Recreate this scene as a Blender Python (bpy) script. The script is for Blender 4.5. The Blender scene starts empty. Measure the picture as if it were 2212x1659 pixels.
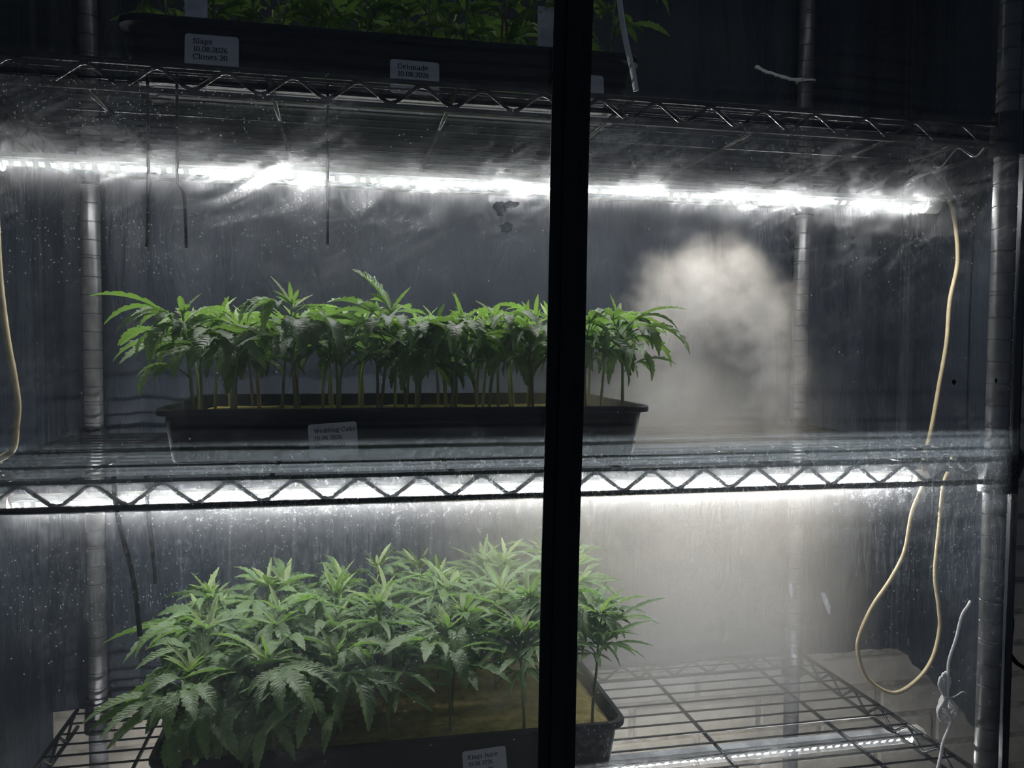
import bpy, bmesh, math, random
from mathutils import Vector, Matrix

S = bpy.context.scene
COL = S.collection
rnd = random.Random(7)

# ------------------------------------------------------------------ camera
CAM_POS = Vector((-0.74832, -0.81869, 0.12875))
YAW, PITCH, ROLL, FPX = 0.2045, -0.0451, 0.0073, 1771.25
fw = Vector((math.sin(YAW) * math.cos(PITCH), math.cos(YAW) * math.cos(PITCH), math.sin(PITCH)))
rt = Vector((math.cos(YAW), -math.sin(YAW), 0))
up = rt.cross(fw)
r2 = rt * math.cos(ROLL) + up * math.sin(ROLL)
u2 = -rt * math.sin(ROLL) + up * math.cos(ROLL)
cd = bpy.data.cameras.new('camera')
cam = bpy.data.objects.new('camera', cd)
COL.objects.link(cam)
cd.sensor_width = 36.0
cd.lens = FPX * 36.0 / 2212.0
cd.clip_start = 0.01
m = Matrix((r2, u2, -fw)).transposed().to_4x4()
m.translation = CAM_POS
cam.matrix_world = m
S.camera = cam

# ------------------------------------------------------------------ world, exposure
w = bpy.data.worlds.new('world')
S.world = w
w.use_nodes = True
w.node_tree.nodes['Background'].inputs[0].default_value = (0.55, 0.7, 1.0, 1)
w.node_tree.nodes['Background'].inputs[1].default_value = 0.06
S.view_settings.view_transform = 'Standard'
S.view_settings.look = 'None'
S.view_settings.exposure = 0.0
S.view_settings.gamma = 1.0
S.view_settings.use_curve_mapping = False
LED = 340.0            # radiance of one diode of the tube lights
S.cycles.use_denoising = True
S.cycles.max_bounces = 5
S.cycles.diffuse_bounces = 2
S.cycles.glossy_bounces = 2
S.cycles.transmission_bounces = 3
S.cycles.transparent_max_bounces = 16
S.cycles.volume_bounces = 2
S.cycles.volume_step_rate = 4.0
S.cycles.volume_max_steps = 32
S.cycles.sample_clamp_indirect = 4.0
S.cycles.caustics_reflective = True
S.cycles.caustics_refractive = False
S.cycles.use_adaptive_sampling = True
S.cycles.adaptive_threshold = 0.06
S.cycles.adaptive_min_samples = 12
S.cycles.time_limit = 850.0
S.cycles.use_auto_tile = False

# ------------------------------------------------------------------ layout (metres); the front corner post is the origin, the middle shelf is z = 0
W, D, H = 1.0905, 0.4263, 0.3867
TRUSS = 0.0242
SHELF_Z = {'roof': 2 * H, 'top': H, 'middle': 0.0, 'low': -H}
FLOOR_Z = -0.82
FILM_Y = -0.02


# ------------------------------------------------------------------ node helpers
class NT:
    def __init__(s, name):
        s.mat = bpy.data.materials.new(name)
        s.mat.use_nodes = True
        s.t = s.mat.node_tree
        s.t.nodes.clear()
        s.out = s.t.nodes.new('ShaderNodeOutputMaterial')

    def n(s, typ, props=None, **ins):
        nd = s.t.nodes.new(typ)
        for k, v in (props or {}).items():
            setattr(nd, k, v)
        for k, v in ins.items():
            key = int(k[1:]) if k[0] == 'i' and k[1:].isdigit() else k.replace('_', ' ')
            sock = nd.inputs[key]
            if isinstance(v, bpy.types.NodeSocket):
                s.t.links.new(v, sock)
            else:
                sock.default_value = v
        return nd

    def math(s, op, a, b=0.0, clamp=False):
        return s.n('ShaderNodeMath', {'operation': op, 'use_clamp': clamp}, i0=a, i1=b).outputs[0]

    def ramp(s, v, lo, hi, a=0.0, b=1.0):
        nd = s.n('ShaderNodeMapRange', {'clamp': True, 'interpolation_type': 'SMOOTHSTEP'}, Value=v)
        nd.inputs['From Min'].default_value = lo
        nd.inputs['From Max'].default_value = hi
        nd.inputs['To Min'].default_value = a
        nd.inputs['To Max'].default_value = b
        return nd.outputs[0]

    def noise(s, vec, scale, detail=3.0, rough=0.55, dist=0.0):
        return s.n('ShaderNodeTexNoise', {}, Vector=vec, Scale=scale, Detail=detail, Roughness=rough, Distortion=dist).outputs[0]

    def mapping(s, vec, rot=(0, 0, 0), scale=(1, 1, 1), loc=(0, 0, 0)):
        return s.n('ShaderNodeMapping', {}, Vector=vec, Rotation=rot, Scale=scale, Location=loc).outputs[0]

    def obj(s):
        return s.n('ShaderNodeTexCoord').outputs['Object']

    def mixc(s, f, a, b):
        nd = s.n('ShaderNodeMix', {'data_type': 'RGBA'})
        for idx, v in ((0, f), (6, a), (7, b)):
            if isinstance(v, bpy.types.NodeSocket):
                s.t.links.new(v, nd.inputs[idx])
            else:
                nd.inputs[idx].default_value = v if idx == 0 else (*v, 1.0)[:4]
        return nd.outputs[2]

    def mixs(s, f, a, b):
        return s.n('ShaderNodeMixShader', {}, i0=f, i1=a, i2=b).outputs[0]

    def bump(s, h, strength=0.3, dist=0.002):
        return s.n('ShaderNodeBump', {}, Height=h, Strength=strength, Distance=dist).outputs[0]

    def surf(s, sh):
        s.t.links.new(sh, s.out.inputs['Surface'])
        return s.mat


def plastic(name, col, rough=0.4, spec=0.5, bump=0.0, bscale=300.0, vary=0.25, metal=0.0, vscale=40.0):
    k = NT(name)
    o = k.obj()
    nz = k.noise(o, vscale, 4)
    c = k.mixc(k.ramp(nz, 0.3, 0.7), tuple(x * (1 - vary) for x in col), tuple(min(1, x * (1 + vary)) for x in col))
    p = k.n('ShaderNodeBsdfPrincipled', {}, Base_Color=c, Roughness=rough, Metallic=metal)
    p.inputs['Specular IOR Level'].default_value = spec
    if bump:
        k.t.links.new(k.bump(k.noise(o, bscale, 3), bump, 0.001), p.inputs['Normal'])
    return k.surf(p.outputs[0])


M = {}
M['rack'] = plastic('black_coated_steel', (0.012, 0.013, 0.0145), 0.2, 0.6, 0.05, 500)
M['post'] = plastic('dark_chromed_post', (0.12, 0.12, 0.126), 0.3, 0.5, 0.05, 120, 0.3, 0.4)
M['tray'] = plastic('black_tray_plastic', (0.012, 0.014, 0.017), 0.58, 0.3, 0.15, 200)
M['strip'] = plastic('black_zip_tape', (0.004, 0.010, 0.013), 0.5, 0.3, 0.2, 900)
M['housing'] = plastic('white_lamp_housing', (0.75, 0.75, 0.73), 0.4, 0.4)
M['cap'] = plastic('cream_lamp_end_cap', (0.72, 0.68, 0.6), 0.45, 0.4)
M['pcb'] = plastic('white_led_board', (0.8, 0.78, 0.78), 0.6, 0.3)
M['cord'] = plastic('cream_cord', (0.86, 0.70, 0.42), 0.5, 0.35, 0.1, 400, 0.12)
M['white_cord'] = plastic('white_cord', (0.8, 0.79, 0.77), 0.5, 0.35, 0.1, 400, 0.08)
M['black_cord'] = plastic('black_cord', (0.008, 0.008, 0.009), 0.85, 0.1)
M['label'] = plastic('label_paper', (0.62, 0.62, 0.62), 0.7, 0.2, 0.05, 500, 0.06)
M['ink'] = plastic('label_ink', (0.02, 0.02, 0.025), 0.7, 0.2)
M['tag'] = plastic('white_tag', (0.8, 0.8, 0.8), 0.5, 0.3)
M['medium'] = plastic('tan_rooting_slab', (0.42, 0.33, 0.12), 0.9, 0.1, 0.6, 150, 0.25, vscale=70)
M['brick'] = plastic('painted_brick', (0.46, 0.425, 0.365), 0.85, 0.2, 0.5, 90, 0.12)
M['mortar'] = plastic('painted_mortar', (0.36, 0.33, 0.285), 0.95, 0.1, 0.4, 160)
M['floor'] = plastic('concrete_floor', (0.22, 0.215, 0.21), 0.85, 0.2, 0.4, 60)


def mat_stem():
    k = NT('green_stem')
    o = k.obj()
    z = k.n('ShaderNodeSeparateXYZ', {}, Vector=o).outputs[2]
    r = k.n('ShaderNodeObjectInfo').outputs['Random']
    c = k.mixc(k.ramp(z, 0.0, 0.11), (0.27, 0.27, 0.10), (0.22, 0.34, 0.11))
    c = k.mixc(k.ramp(r, 0.75, 1.0), c, (0.20, 0.13, 0.08))
    p = k.n('ShaderNodeBsdfPrincipled', {}, Base_Color=c, Roughness=0.5)
    return k.surf(p.outputs[0])


def mat_leaf(name, dark, light, pale):
    k = NT(name)
    uv = k.n('ShaderNodeUVMap').outputs[0]
    sx = k.n('ShaderNodeSeparateXYZ', {}, Vector=uv)
    u, v = sx.outputs[0], sx.outputs[1]          # u: 0 at midrib, 1 at the edge; v: along the leaflet
    rib = k.ramp(u, 0.0, 0.1, 1.0, 0.0)
    ph = k.math('MULTIPLY', k.math('SUBTRACT', v, k.math('MULTIPLY', u, 0.17)), 15.0 * 2 * math.pi)
    wv = k.math('ADD', k.math('MULTIPLY', k.math('SINE', ph), 0.5), 0.5)
    vein = k.math('MAXIMUM', rib, k.ramp(wv, 0.82, 1.0, 0, 0.45))
    r = k.n('ShaderNodeObjectInfo').outputs['Random']
    nz = k.noise(k.obj(), 45.0, 3)
    f = k.math('ADD', k.math('MULTIPLY', r, 0.7), k.math('MULTIPLY', nz, 0.4), True)
    base = k.mixc(f, dark, light)
    base = k.mixc(k.math('MULTIPLY', vein, 0.32), base, pale)
    back = k.n('ShaderNodeNewGeometry').outputs['Backfacing']
    base = k.mixc(k.math('MULTIPLY', back, 0.4), base, pale)
    h = k.math('ADD', wv, k.math('MULTIPLY', rib, -0.8))
    bp = k.bump(h, 0.3, 0.0010)
    pr = k.n('ShaderNodeBsdfPrincipled', {}, Base_Color=base, Roughness=0.42, Normal=bp)
    pr.inputs['Specular IOR Level'].default_value = 0.45
    tc = k.mixc(0.35, base, (0.35, 0.62, 0.04))
    tr = k.n('ShaderNodeBsdfTranslucent', {}, Color=tc, Normal=bp)
    return k.surf(k.mixs(0.42, pr.outputs[0], tr.outputs[0]))


M['stem'] = mat_stem()
M['leaf'] = mat_leaf('serrated_leaf', (0.06, 0.13, 0.048), (0.12, 0.24, 0.065), (0.29, 0.38, 0.21))
M['leaf_young'] = mat_leaf('young_leaf', (0.09, 0.19, 0.05), (0.2, 0.33, 0.09), (0.45, 0.48, 0.26))


def mat_led(name='lit_diode', f=1.0):
    k = NT(name)
    e = k.n('ShaderNodeEmission', {}, Color=(1.0, 0.985, 0.955, 1), Strength=LED * f)
    return k.surf(e.outputs[0])


def mat_lens():
    k = NT('clear_lamp_cover')
    t = k.n('ShaderNodeBsdfTransparent', {}, Color=(0.97, 0.985, 1, 1))
    d = k.n('ShaderNodeBsdfTranslucent', {}, Color=(0.85, 0.92, 1, 1))
    g = k.n('ShaderNodeBsdfGlossy', {}, Color=(0.9, 0.95, 1, 1), Roughness=0.15)
    fr = k.n('ShaderNodeLayerWeight', {}, Blend=0.25).outputs['Facing']
    a = k.mixs(k.ramp(fr, 0.2, 1.0, 0.001, 0.02), t.outputs[0], d.outputs[0])
    return k.surf(k.mixs(0.02, a, g.outputs[0]))


def mat_back_film():
    k = NT('black_back_film')
    o = k.obj()
    a = k.noise(k.mapping(o, scale=(1, 1, 0.25)), 9.0, 4, 0.6, 0.6)
    b = k.noise(k.mapping(o, rot=(0, 0.5, 0), scale=(1, 1, 0.3)), 30.0, 4, 0.6, 1.2)
    c = k.mixc(k.ramp(a, 0.3, 0.7), (0.013, 0.018, 0.027), (0.024, 0.031, 0.043))
    hgt = k.math('ADD', a, k.math('MULTIPLY', b, 0.35))
    p = k.n('ShaderNodeBsdfPrincipled', {}, Base_Color=c, Roughness=0.5, Normal=k.bump(hgt, 0.5, 0.02))
    p.inputs['Specular IOR Level'].default_value = 0.22
    return k.surf(p.outputs[0])


def mat_clear_film():
    k = NT('clear_scuffed_film')
    o = k.obj()
    sp = k.n('ShaderNodeSeparateXYZ', {}, Vector=o)
    X, Z = sp.outputs[0], sp.outputs[2]
    def lane(rot, sx, sz):
        return k.mapping(k.mapping(o, rot=(0, rot, 0)), scale=(sx, 1, sz))
    cloud = k.ramp(k.noise(o, 7.0, 3, 0.6, 0.8), 0.38, 0.68)
    fine = k.ramp(k.noise(o, 190.0, 3, 0.75, 1.0), 0.42, 0.75)
    # wiped smears and hairline scratches
    s1 = k.ramp(k.noise(lane(0.55, 14, 420), 1.0, 2, 0.7, 0.8), 0.48, 0.8)
    s2 = k.ramp(k.noise(lane(-0.9, 18, 480), 1.0, 2, 0.7, 1.2), 0.52, 0.8)
    soft = k.ramp(k.noise(lane(0.35, 12, 40), 1.0, 2, 0.6, 1.5), 0.42, 0.72)
    # run-off streaks
    drip = k.ramp(k.noise(k.mapping(o, scale=(210, 1, 18)), 1.0, 3, 0.7, 1.2), 0.46, 0.78)
    smear = k.math('MULTIPLY', k.math('ADD', k.math('ADD', s1, s2), k.math('MULTIPLY', soft, 0.5)), k.math('ADD', cloud, 0.10))
    # condensation bands by the lamps, also used to paint the lamp glow
    wet_glow_hi = k.ramp(k.math('ABSOLUTE', k.math('SUBTRACT', Z, 0.285)), 0.0, 0.12, 1.0, 0.0)
    lo_x = k.ramp(X, -1.06, -0.80, 0.35, 1.0)
    wet_lo = k.math('MULTIPLY', k.math('MULTIPLY', k.ramp(Z, 0.045, 0.0), k.ramp(Z, -0.24, -0.06)), lo_x)
    wet_right = k.math('MULTIPLY', k.ramp(X, -0.56, -0.45), k.math('MULTIPLY', k.ramp(X, -0.02, -0.14, 0.35, 1.0), k.ramp(Z, 0.03, -0.10)))
    wet_lo = k.math('MAXIMUM', wet_lo, k.math('MULTIPLY', wet_right, 0.5))
    dripm = k.math('MULTIPLY', k.math('MULTIPLY', drip, wet_lo), k.ramp(Z, -0.22, -0.08))
    vo = k.n('ShaderNodeTexVoronoi', {'feature': 'F1', 'voronoi_dimensions': '3D'}, Vector=k.mapping(o, scale=(1, 0, 1)), Scale=480.0, Randomness=1.0)
    cs = k.n('ShaderNodeSeparateColor', {}, Color=vo.outputs['Color'])
    rad = k.math('MULTIPLY', k.math('POWER', cs.outputs[0], 1.2), 0.36)
    drop = k.math('LESS_THAN', vo.outputs['Distance'], rad)
    wetx = k.ramp(X, -0.95, -0.68, 1.0, 0.10)
    where = k.math('MULTIPLY', k.ramp(cloud, 0.1, 0.6, 0.45, 1.0), k.math('MAXIMUM', k.math('MULTIPLY', wet_glow_hi, wetx), k.math('MULTIPLY', wet_lo, 0.35)))
    where = k.math('MAXIMUM', where, 0.004)
    drop = k.math('MULTIPLY', drop, k.math('LESS_THAN', cs.outputs[1], where))
    # scattering amounts: hz sideways (dust, painted lit band), fwd forward (moisture, scuffs, painted lamp glow)
    hz = k.math('ADD', 0.005, k.math('MULTIPLY', cloud, 0.004))
    hz = k.math('ADD', hz, k.math('MULTIPLY', smear, 0.010))
    hz = k.math('ADD', hz, k.math('MULTIPLY', dripm, 0.06))
    hz = k.math('ADD', hz, k.math('MULTIPLY', wet_lo, k.math('ADD', 0.009, k.math('MULTIPLY', fine, 0.020))))
    hz = k.math('ADD', hz, k.math('MULTIPLY', drop, 0.16))
    hz = k.math('ADD', hz, k.math('MULTIPLY', k.math('MULTIPLY', k.ramp(Z, 0.041, 0.033), k.math('MULTIPLY', k.ramp(Z, -0.06, -0.03), k.ramp(Z, -0.012, 0.010, 0.3, 1.0))), k.math('MULTIPLY', lo_x, k.math('ADD', 0.10, k.math('MULTIPLY', fine, 0.15)))))  # haze band painting the lit film above the middle rail, ending at the tray's shadow
    hz = k.math('MULTIPLY', hz, k.ramp(Z, 0.345, 0.40, 1.0, 0.12))
    fwd = k.math('ADD', 0.008, k.math('MULTIPLY', smear, k.math('ADD', 0.035, k.math('MULTIPLY', wet_glow_hi, 0.12))))
    fwd = k.math('ADD', fwd, k.math('MULTIPLY', wet_glow_hi, k.math('MULTIPLY', k.math('ADD', k.math('MULTIPLY', soft, cloud), 0.12), k.math('ADD', 0.10, k.math('MULTIPLY', fine, 0.12)))))  # extra scatter paints the halo around the upper lamp
    fwd = k.math('ADD', fwd, k.math('MULTIPLY', fine, k.math('ADD', 0.008, k.math('MULTIPLY', cloud, 0.04))))
    fwd = k.math('ADD', fwd, k.math('MULTIPLY', k.math('MULTIPLY', k.ramp(Z, 0.02, -0.02), k.ramp(Z, -0.10, -0.045)), k.math('MULTIPLY', lo_x, k.math('ADD', 0.06, k.math('MULTIPLY', fine, 0.16)))))  # scatter band painting the blown-out glow along the middle lamp
    fwd = k.math('ADD', fwd, k.math('MULTIPLY', dripm, 0.08), True)
    fwd = k.math('MULTIPLY', fwd, k.ramp(Z, 0.345, 0.40, 1.0, 0.12))
    tr = k.n('ShaderNodeBsdfTransparent', {}, Color=(0.96, 0.97, 0.98, 1))
    tl = k.n('ShaderNodeBsdfTranslucent', {}, Color=(0.76, 0.89, 1.0, 1))
    rf = k.n('ShaderNodeBsdfRefraction', {'distribution': 'GGX'}, Color=(0.97, 0.98, 1, 1), Roughness=1.0, IOR=1.06)
    a = k.mixs(fwd, tr.outputs[0], rf.outputs[0])
    a = k.mixs(hz, a, tl.outputs[0])
    gl = k.n('ShaderNodeBsdfGlossy', {}, Color=(1, 1, 1, 1), Roughness=0.2)
    a = k.mixs(0.045, a, gl.outputs[0])
    return k.surf(a)


def mat_scrap(name, col, f):
    k = NT(name)
    t = k.n('ShaderNodeBsdfTransparent', {}, Color=(0.9, 0.92, 0.95, 1))
    d = k.n('ShaderNodeBsdfTranslucent', {}, Color=(*col, 1))
    nz = k.noise(k.obj(), 260.0, 3)
    return k.surf(k.mixs(k.ramp(nz, 0.3, 0.7, f * 0.5, f), t.outputs[0], d.outputs[0]))


M['smudge'] = mat_scrap('dark_smudge', (0.04, 0.045, 0.05), 0.45)
M['scuff'] = mat_scrap('pale_scuff', (0.85, 0.85, 0.82), 0.12)
M['led'] = mat_led()
M['lens'] = mat_lens()
M['back_film'] = mat_back_film()
M['film'] = mat_clear_film()


# ------------------------------------------------------------------ mesh helpers
def mesh(name, verts, faces, mat, smooth=False, uvs=None):
    me = bpy.data.meshes.new(name)
    me.from_pydata([tuple(v) for v in verts], [], faces)
    if uvs:
        lay = me.uv_layers.new(name='UVMap')
        for l in me.loops:
            lay.data[l.index].uv = uvs[l.vertex_index]
    me.materials.append(mat)
    if smooth:
        me.polygons.foreach_set('use_smooth', [True] * len(me.polygons))
    me.update()
    return me


def link(name, data, parent=None, loc=None, label=None, cat=None, group=None, kind=None, mw=None):
    o = bpy.data.objects.new(name, data)
    COL.objects.link(o)
    if parent is not None:
        o.parent = parent
    if mw is not None:
        o.matrix_local = mw
    elif loc is not None:
        o.location = loc
    if label:
        o['label'] = label
    if cat:
        o['category'] = cat
    if group:
        o['group'] = group
    if kind:
        o['kind'] = kind
    return o


class B:
    """collects vertices and faces"""
    def __init__(s):
        s.v, s.f = [], []

    def box(s, c, d, rot=None):
        b = len(s.v)
        for x in (-1, 1):
            for y in (-1, 1):
                for z in (-1, 1):
                    p = Vector((x * d[0] / 2, y * d[1] / 2, z * d[2] / 2))
                    if rot is not None:
                        p = rot @ p
                    s.v.append(p + Vector(c))
        s.f += [tuple(b + i for i in q) for q in ((0, 1, 3, 2), (4, 6, 7, 5), (0, 4, 5, 1), (2, 3, 7, 6), (0, 2, 6, 4), (1, 5, 7, 3))]
        return s

    def tube(s, pts, r, n=8, caps=True, flat=1.0):
        pts = [Vector(p) for p in pts]
        b = len(s.v)
        T0 = (pts[1] - pts[0]).normalized()
        ref = Vector((0, 0, 1)) if abs(T0.z) < 0.9 else Vector((0, 1, 0))
        N = T0.cross(ref).normalized()
        for i, p in enumerate(pts):
            T = (pts[min(i + 1, len(pts) - 1)] - pts[max(i - 1, 0)]).normalized()
            N = (N - T * N.dot(T)).normalized()
            Bn = T.cross(N)
            rr = r[i] if isinstance(r, (list, tuple)) else r
            for j in range(n):
                a = 2 * math.pi * j / n
                s.v.append(p + N * (rr * math.cos(a)) + Bn * (rr * flat * math.sin(a)))
        for i in range(len(pts) - 1):
            for j in range(n):
                s.f.append((b + i * n + j, b + i * n + (j + 1) % n, b + (i + 1) * n + (j + 1) % n, b + (i + 1) * n + j))
        if caps:
            s.f.append(tuple(b + j for j in reversed(range(n))))
            e = b + (len(pts) - 1) * n
            s.f.append(tuple(e + j for j in range(n)))
        return s

    def mesh(s, name, mat, smooth=False):
        return mesh(name, s.v, s.f, mat, smooth)


def spline(P, k=8):
    P = [Vector(p) for p in P]
    out = []
    for i in range(len(P) - 1):
        p0, p1, p2, p3 = P[max(i - 1, 0)], P[i], P[i + 1], P[min(i + 2, len(P) - 1)]
        for j in range(k):
            t = j / k
            out.append(0.5 * ((2 * p1) + (p2 - p0) * t + (2 * p0 - 5 * p1 + 4 * p2 - p3) * t * t + (3 * p1 - p0 - 3 * p2 + p3) * t ** 3))
    out.append(P[-1])
    return out


def rounded_rect(x0, x1, y0, y1, r, k=5):
    pts = []
    for cx, cy, a0 in ((x1 - r, y1 - r, 0), (x0 + r, y1 - r, 90), (x0 + r, y0 + r, 180), (x1 - r, y0 + r, 270)):
        for i in range(k + 1):
            a = math.radians(a0 + 90 * i / k)
            pts.append((cx + r * math.cos(a), cy + r * math.sin(a)))
    return pts


# ------------------------------------------------------------------ setting: painted brick wall behind, floor
WALL_Y = 0.53
BR_W, BR_H, COURSE = 0.236, 0.0525, 0.0625
bb = B().box((-0.2, WALL_Y + 0.06, 0.1), (3.4, 0.1, 1.84))
wall = link('wall_back', bb.mesh('wall_back', M['mortar']), kind='structure')
bm = bmesh.new()
bmesh.ops.create_cube(bm, size=1.0)
bmesh.ops.scale(bm, vec=(BR_W, 0.02, BR_H), verts=bm.verts)
bmesh.ops.bevel(bm, geom=list(bm.edges), offset=0.003, segments=1, affect='EDGES')
brick_me = bpy.data.meshes.new('brick')
bm.to_mesh(brick_me)
bm.free()
brick_me.materials.append(M['brick'])
row = 0
z = FLOOR_Z + COURSE / 2
while z < 0.85:
    x = -1.35 + (0.123 if row % 2 else 0.0)
    while x < 1.3:
        if (-0.72 < z < -0.34) or (x > 0.28 and z > -0.72 and x < 1.1):
            link('brick', brick_me, wall, (x + rnd.uniform(-.002, .002), WALL_Y + 0.015 + rnd.uniform(-.0015, .0015), z))
        x += 0.246
    z += COURSE
    row += 1
fl = B().box((-0.2, -0.3, FLOOR_Z - 0.02), (3.4, 1.8, 0.04))
link('floor', fl.mesh('floor', M['floor']), kind='structure')

# ------------------------------------------------------------------ wire shelving rack
rack = link('shelving_rack', None, None, (-W / 2, D / 2, FLOOR_Z), 'black wire shelving rack with grooved posts carrying the plant trays', 'shelving rack')
RI = Vector((W / 2, -D / 2, -FLOOR_Z))      # parts are given in world metres


def rpart(name, me, parent=None):
    o = link(name, me, parent or rack)
    if parent is None:
        o.location = RI
    return o


def post_mesh(off):
    r = 0.0127
    prof = [(FLOOR_Z + 0.0, r * 0.8), (FLOOR_Z + 0.02, r)]
    g = 0.0254
    k = math.ceil((FLOOR_Z + 0.03 - off) / g)
    while off + k * g < 0.86:
        zc = off + k * g
        prof += [(zc - 0.0011, r), (zc - 0.0004, r - 0.0011), (zc + 0.0004, r - 0.0011), (zc + 0.0011, r)]
        if k % 8 == 0:
            zc += 0.0042
            prof += [(zc - 0.0011, r), (zc - 0.0004, r - 0.0011), (zc + 0.0004, r - 0.0011), (zc + 0.0011, r)]
        k += 1
    prof.append((0.86, r))
    n = 20
    v, f = [], []
    for zz, rr in prof:
        for j in range(n):
            a = 2 * math.pi * j / n
            v.append((rr * math.cos(a), rr * math.sin(a), zz))
    for i in range(len(prof) - 1):
        for j in range(n):
            f.append((i * n + j, i * n + (j + 1) % n, (i + 1) * n + (j + 1) % n, (i + 1) * n + j))
    f.append(tuple(range((len(prof) - 1) * n, len(prof) * n)))
    me = mesh('post', v, f, M['post'], True)
    me.set_sharp_from_angle(angle=math.radians(25))
    return me


for (px, py, off) in ((0, 0, 0.1919), (0, D, 0.269), (-W, D, 0.2468), (-W, 0, 0.22)):
    o = rpart('post', post_mesh(off))
    o.location = RI + Vector((px, py, 0))

XS0, XS1 = -W - 0.024, 0.0125          # side rails of a shelf
YS0, YS1 = 0.0, D
ROD_X = [-0.0905 - 0.1817 * i for i in range(6)]
ZIG0, ZIGP = -0.0608, 0.0610


def zig(a, b, n0, pitch, axis, const, ztop, zbot):
    """wavy truss wire between two rails"""
    P = []
    x = n0
    while x < b - 0.005:
        x += pitch / 2
    k = 0
    pts = []
    lo = math.ceil((a + 0.01 - n0) / (pitch / 2))
    hi = math.floor((b - 0.01 - n0) / (pitch / 2))
    for i in range(lo, hi + 1):
        pts.append((n0 + i * pitch / 2, ztop if i % 2 == 0 else zbot))
    for i in range(len(pts)):
        q, zz = pts[i]
        s = -1 if zz == ztop else 1
        for dx, dz in ((-0.0055, 0.0018), (0, 0.0), (0.0055, 0.0018)):
            P.append((q + dx, zz + s * dz))
    if axis == 'x':
        return [(q, const, zz) for q, zz in P]
    return [(const, q, zz) for q, zz in P]


RR = 0.0029
mesh_front_rail = B().tube([(XS0 + 0.016, 0, 0), (XS1 - 0.0145, 0, 0)], RR, 8).mesh('rail', M['rack'], True)
mesh_side_rail = B().tube([(0, 0.012, 0), (0, D - 0.012, 0)], RR, 8).mesh('side_rail', M['rack'], True)
mesh_zig_x = B().tube(zig(XS0 + 0.02, XS1 - 0.02, ZIG0, ZIGP, 'x', 0.0, -0.0030, -TRUSS + 0.0030), 0.0021, 6).mesh('truss_wire', M['rack'], True)
mesh_zig_y = B().tube(zig(0.0, D, 0.03, ZIGP, 'y', 0.0, -0.0030, -TRUSS + 0.0030), 0.0021, 6).mesh('truss_wire', M['rack'], True)
mesh_deck = B().tube([(XS0, 0, 0), (XS1, 0, 0)], 0.00135, 6).mesh('deck_wire', M['rack'], True)
mesh_rod = B().tube([(0, 0.0, 0), (0, D, 0)], 0.0027, 8).mesh('cross_rod', M['rack'], True)
sl = B()
n = 20
for i, (zz, rr) in enumerate(((0.012, 0.0135), (0.013, 0.0165), (-TRUSS - 0.006, 0.0185), (-TRUSS - 0.012, 0.0185), (-TRUSS - 0.0125, 0.0135), (0.012, 0.0135))):
    for j in range(n):
        a = 2 * math.pi * j / n
        sl.v.append((rr * math.cos(a), rr * math.sin(a), zz))
for i in range(5):
    for j in range(n):
        sl.f.append((i * n + j, (i + 1) * n + j, (i + 1) * n + (j + 1) % n, i * n + (j + 1) % n))
mesh_sleeve = sl.mesh('corner_sleeve', M['rack'], True)
mesh_sleeve.set_sharp_from_angle(angle=math.radians(40))

for sname, sz in SHELF_Z.items():
    sh = link('wire_shelf', None, rack, RI + Vector((0, 0, sz)), {'roof': 'topmost wire shelf of the rack', 'top': 'upper wire shelf seen from below', 'middle': 'middle wire shelf with its truss edge before the lamp', 'low': 'lowest wire shelf seen from above'}[sname])
    for y in (YS0, YS1):
        for dz in (0, -TRUSS):
            link('rail', mesh_front_rail, sh, (0, y, dz))
        link('truss_wire', mesh_zig_x, sh, (0, y, 0))
    for x in (XS0, XS1):
        for dz in (0, -TRUSS):
            link('side_rail', mesh_side_rail, sh, (x, 0, dz))
        link('truss_wire', mesh_zig_y, sh, (x, 0, 0))
    for i in range(1, 14):
        link('deck_wire', mesh_deck, sh, (0, i * D / 14, 0.0022))
    for x in ROD_X:
        link('cross_rod', mesh_rod, sh, (x, 0, -0.0018))
    for (px, py) in ((0, 0), (0, D), (-W, D), (-W, 0)):
        link('corner_sleeve', mesh_sleeve, sh, (px, py, 0))

# ------------------------------------------------------------------ plastic cover
cover = link('rack_cover', None, None, (-W / 2, 0.2, -0.6), 'clear scuffed plastic cover with black zip strip wrapped around the wire rack', 'plastic cover')
CI = Vector((W / 2, -0.2, 0.6))
COVER_TOP, COVER_LOW = 0.84, -0.66


def cpart(name, me):
    o = link(name, me, cover)
    o.location = CI
    return o


def film_y(x, z):
    return FILM_Y + 0.0022 * math.sin(9 * x + 2.0 * z) + 0.0015 * math.sin(23 * x - 5 * z) + 0.0012 * math.sin(17 * z + 4 * x)


def strip_x(z):
    return -0.5305 + 0.0104 * (z - 0.1) / 0.76


def film_panel(xa, xb):
    nx, nz = 40, 70
    v, f = [], []
    for j in range(nz + 1):
        z = COVER_LOW + (COVER_TOP - COVER_LOW) * j / nz
        a = xa(z) if callable(xa) else xa
        b = xb(z) if callable(xb) else xb
        for i in range(nx + 1):
            x = a + (b - a) * i / nx
            v.append((x, film_y(x, z), z))
    for j in range(nz):
        for i in range(nx):
            p = j * (nx + 1) + i
            f.append((p, p + 1, p + nx + 2, p + nx + 1))
    return v, f


v, f = film_panel(-1.135, lambda z: strip_x(z) + 0.002)
cpart('clear_panel', mesh('clear_panel', v, f, M['film'], True))
v, f = film_panel(lambda z: strip_x(z) - 0.002, 0.013)
cpart('clear_panel', mesh('clear_panel', v, f, M['film'], True))

# zip strip: flat tape, a raised flap and two fine piping cords
zs = [COVER_LOW + (COVER_TOP - COVER_LOW) * i / 40 for i in range(41)]


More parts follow.
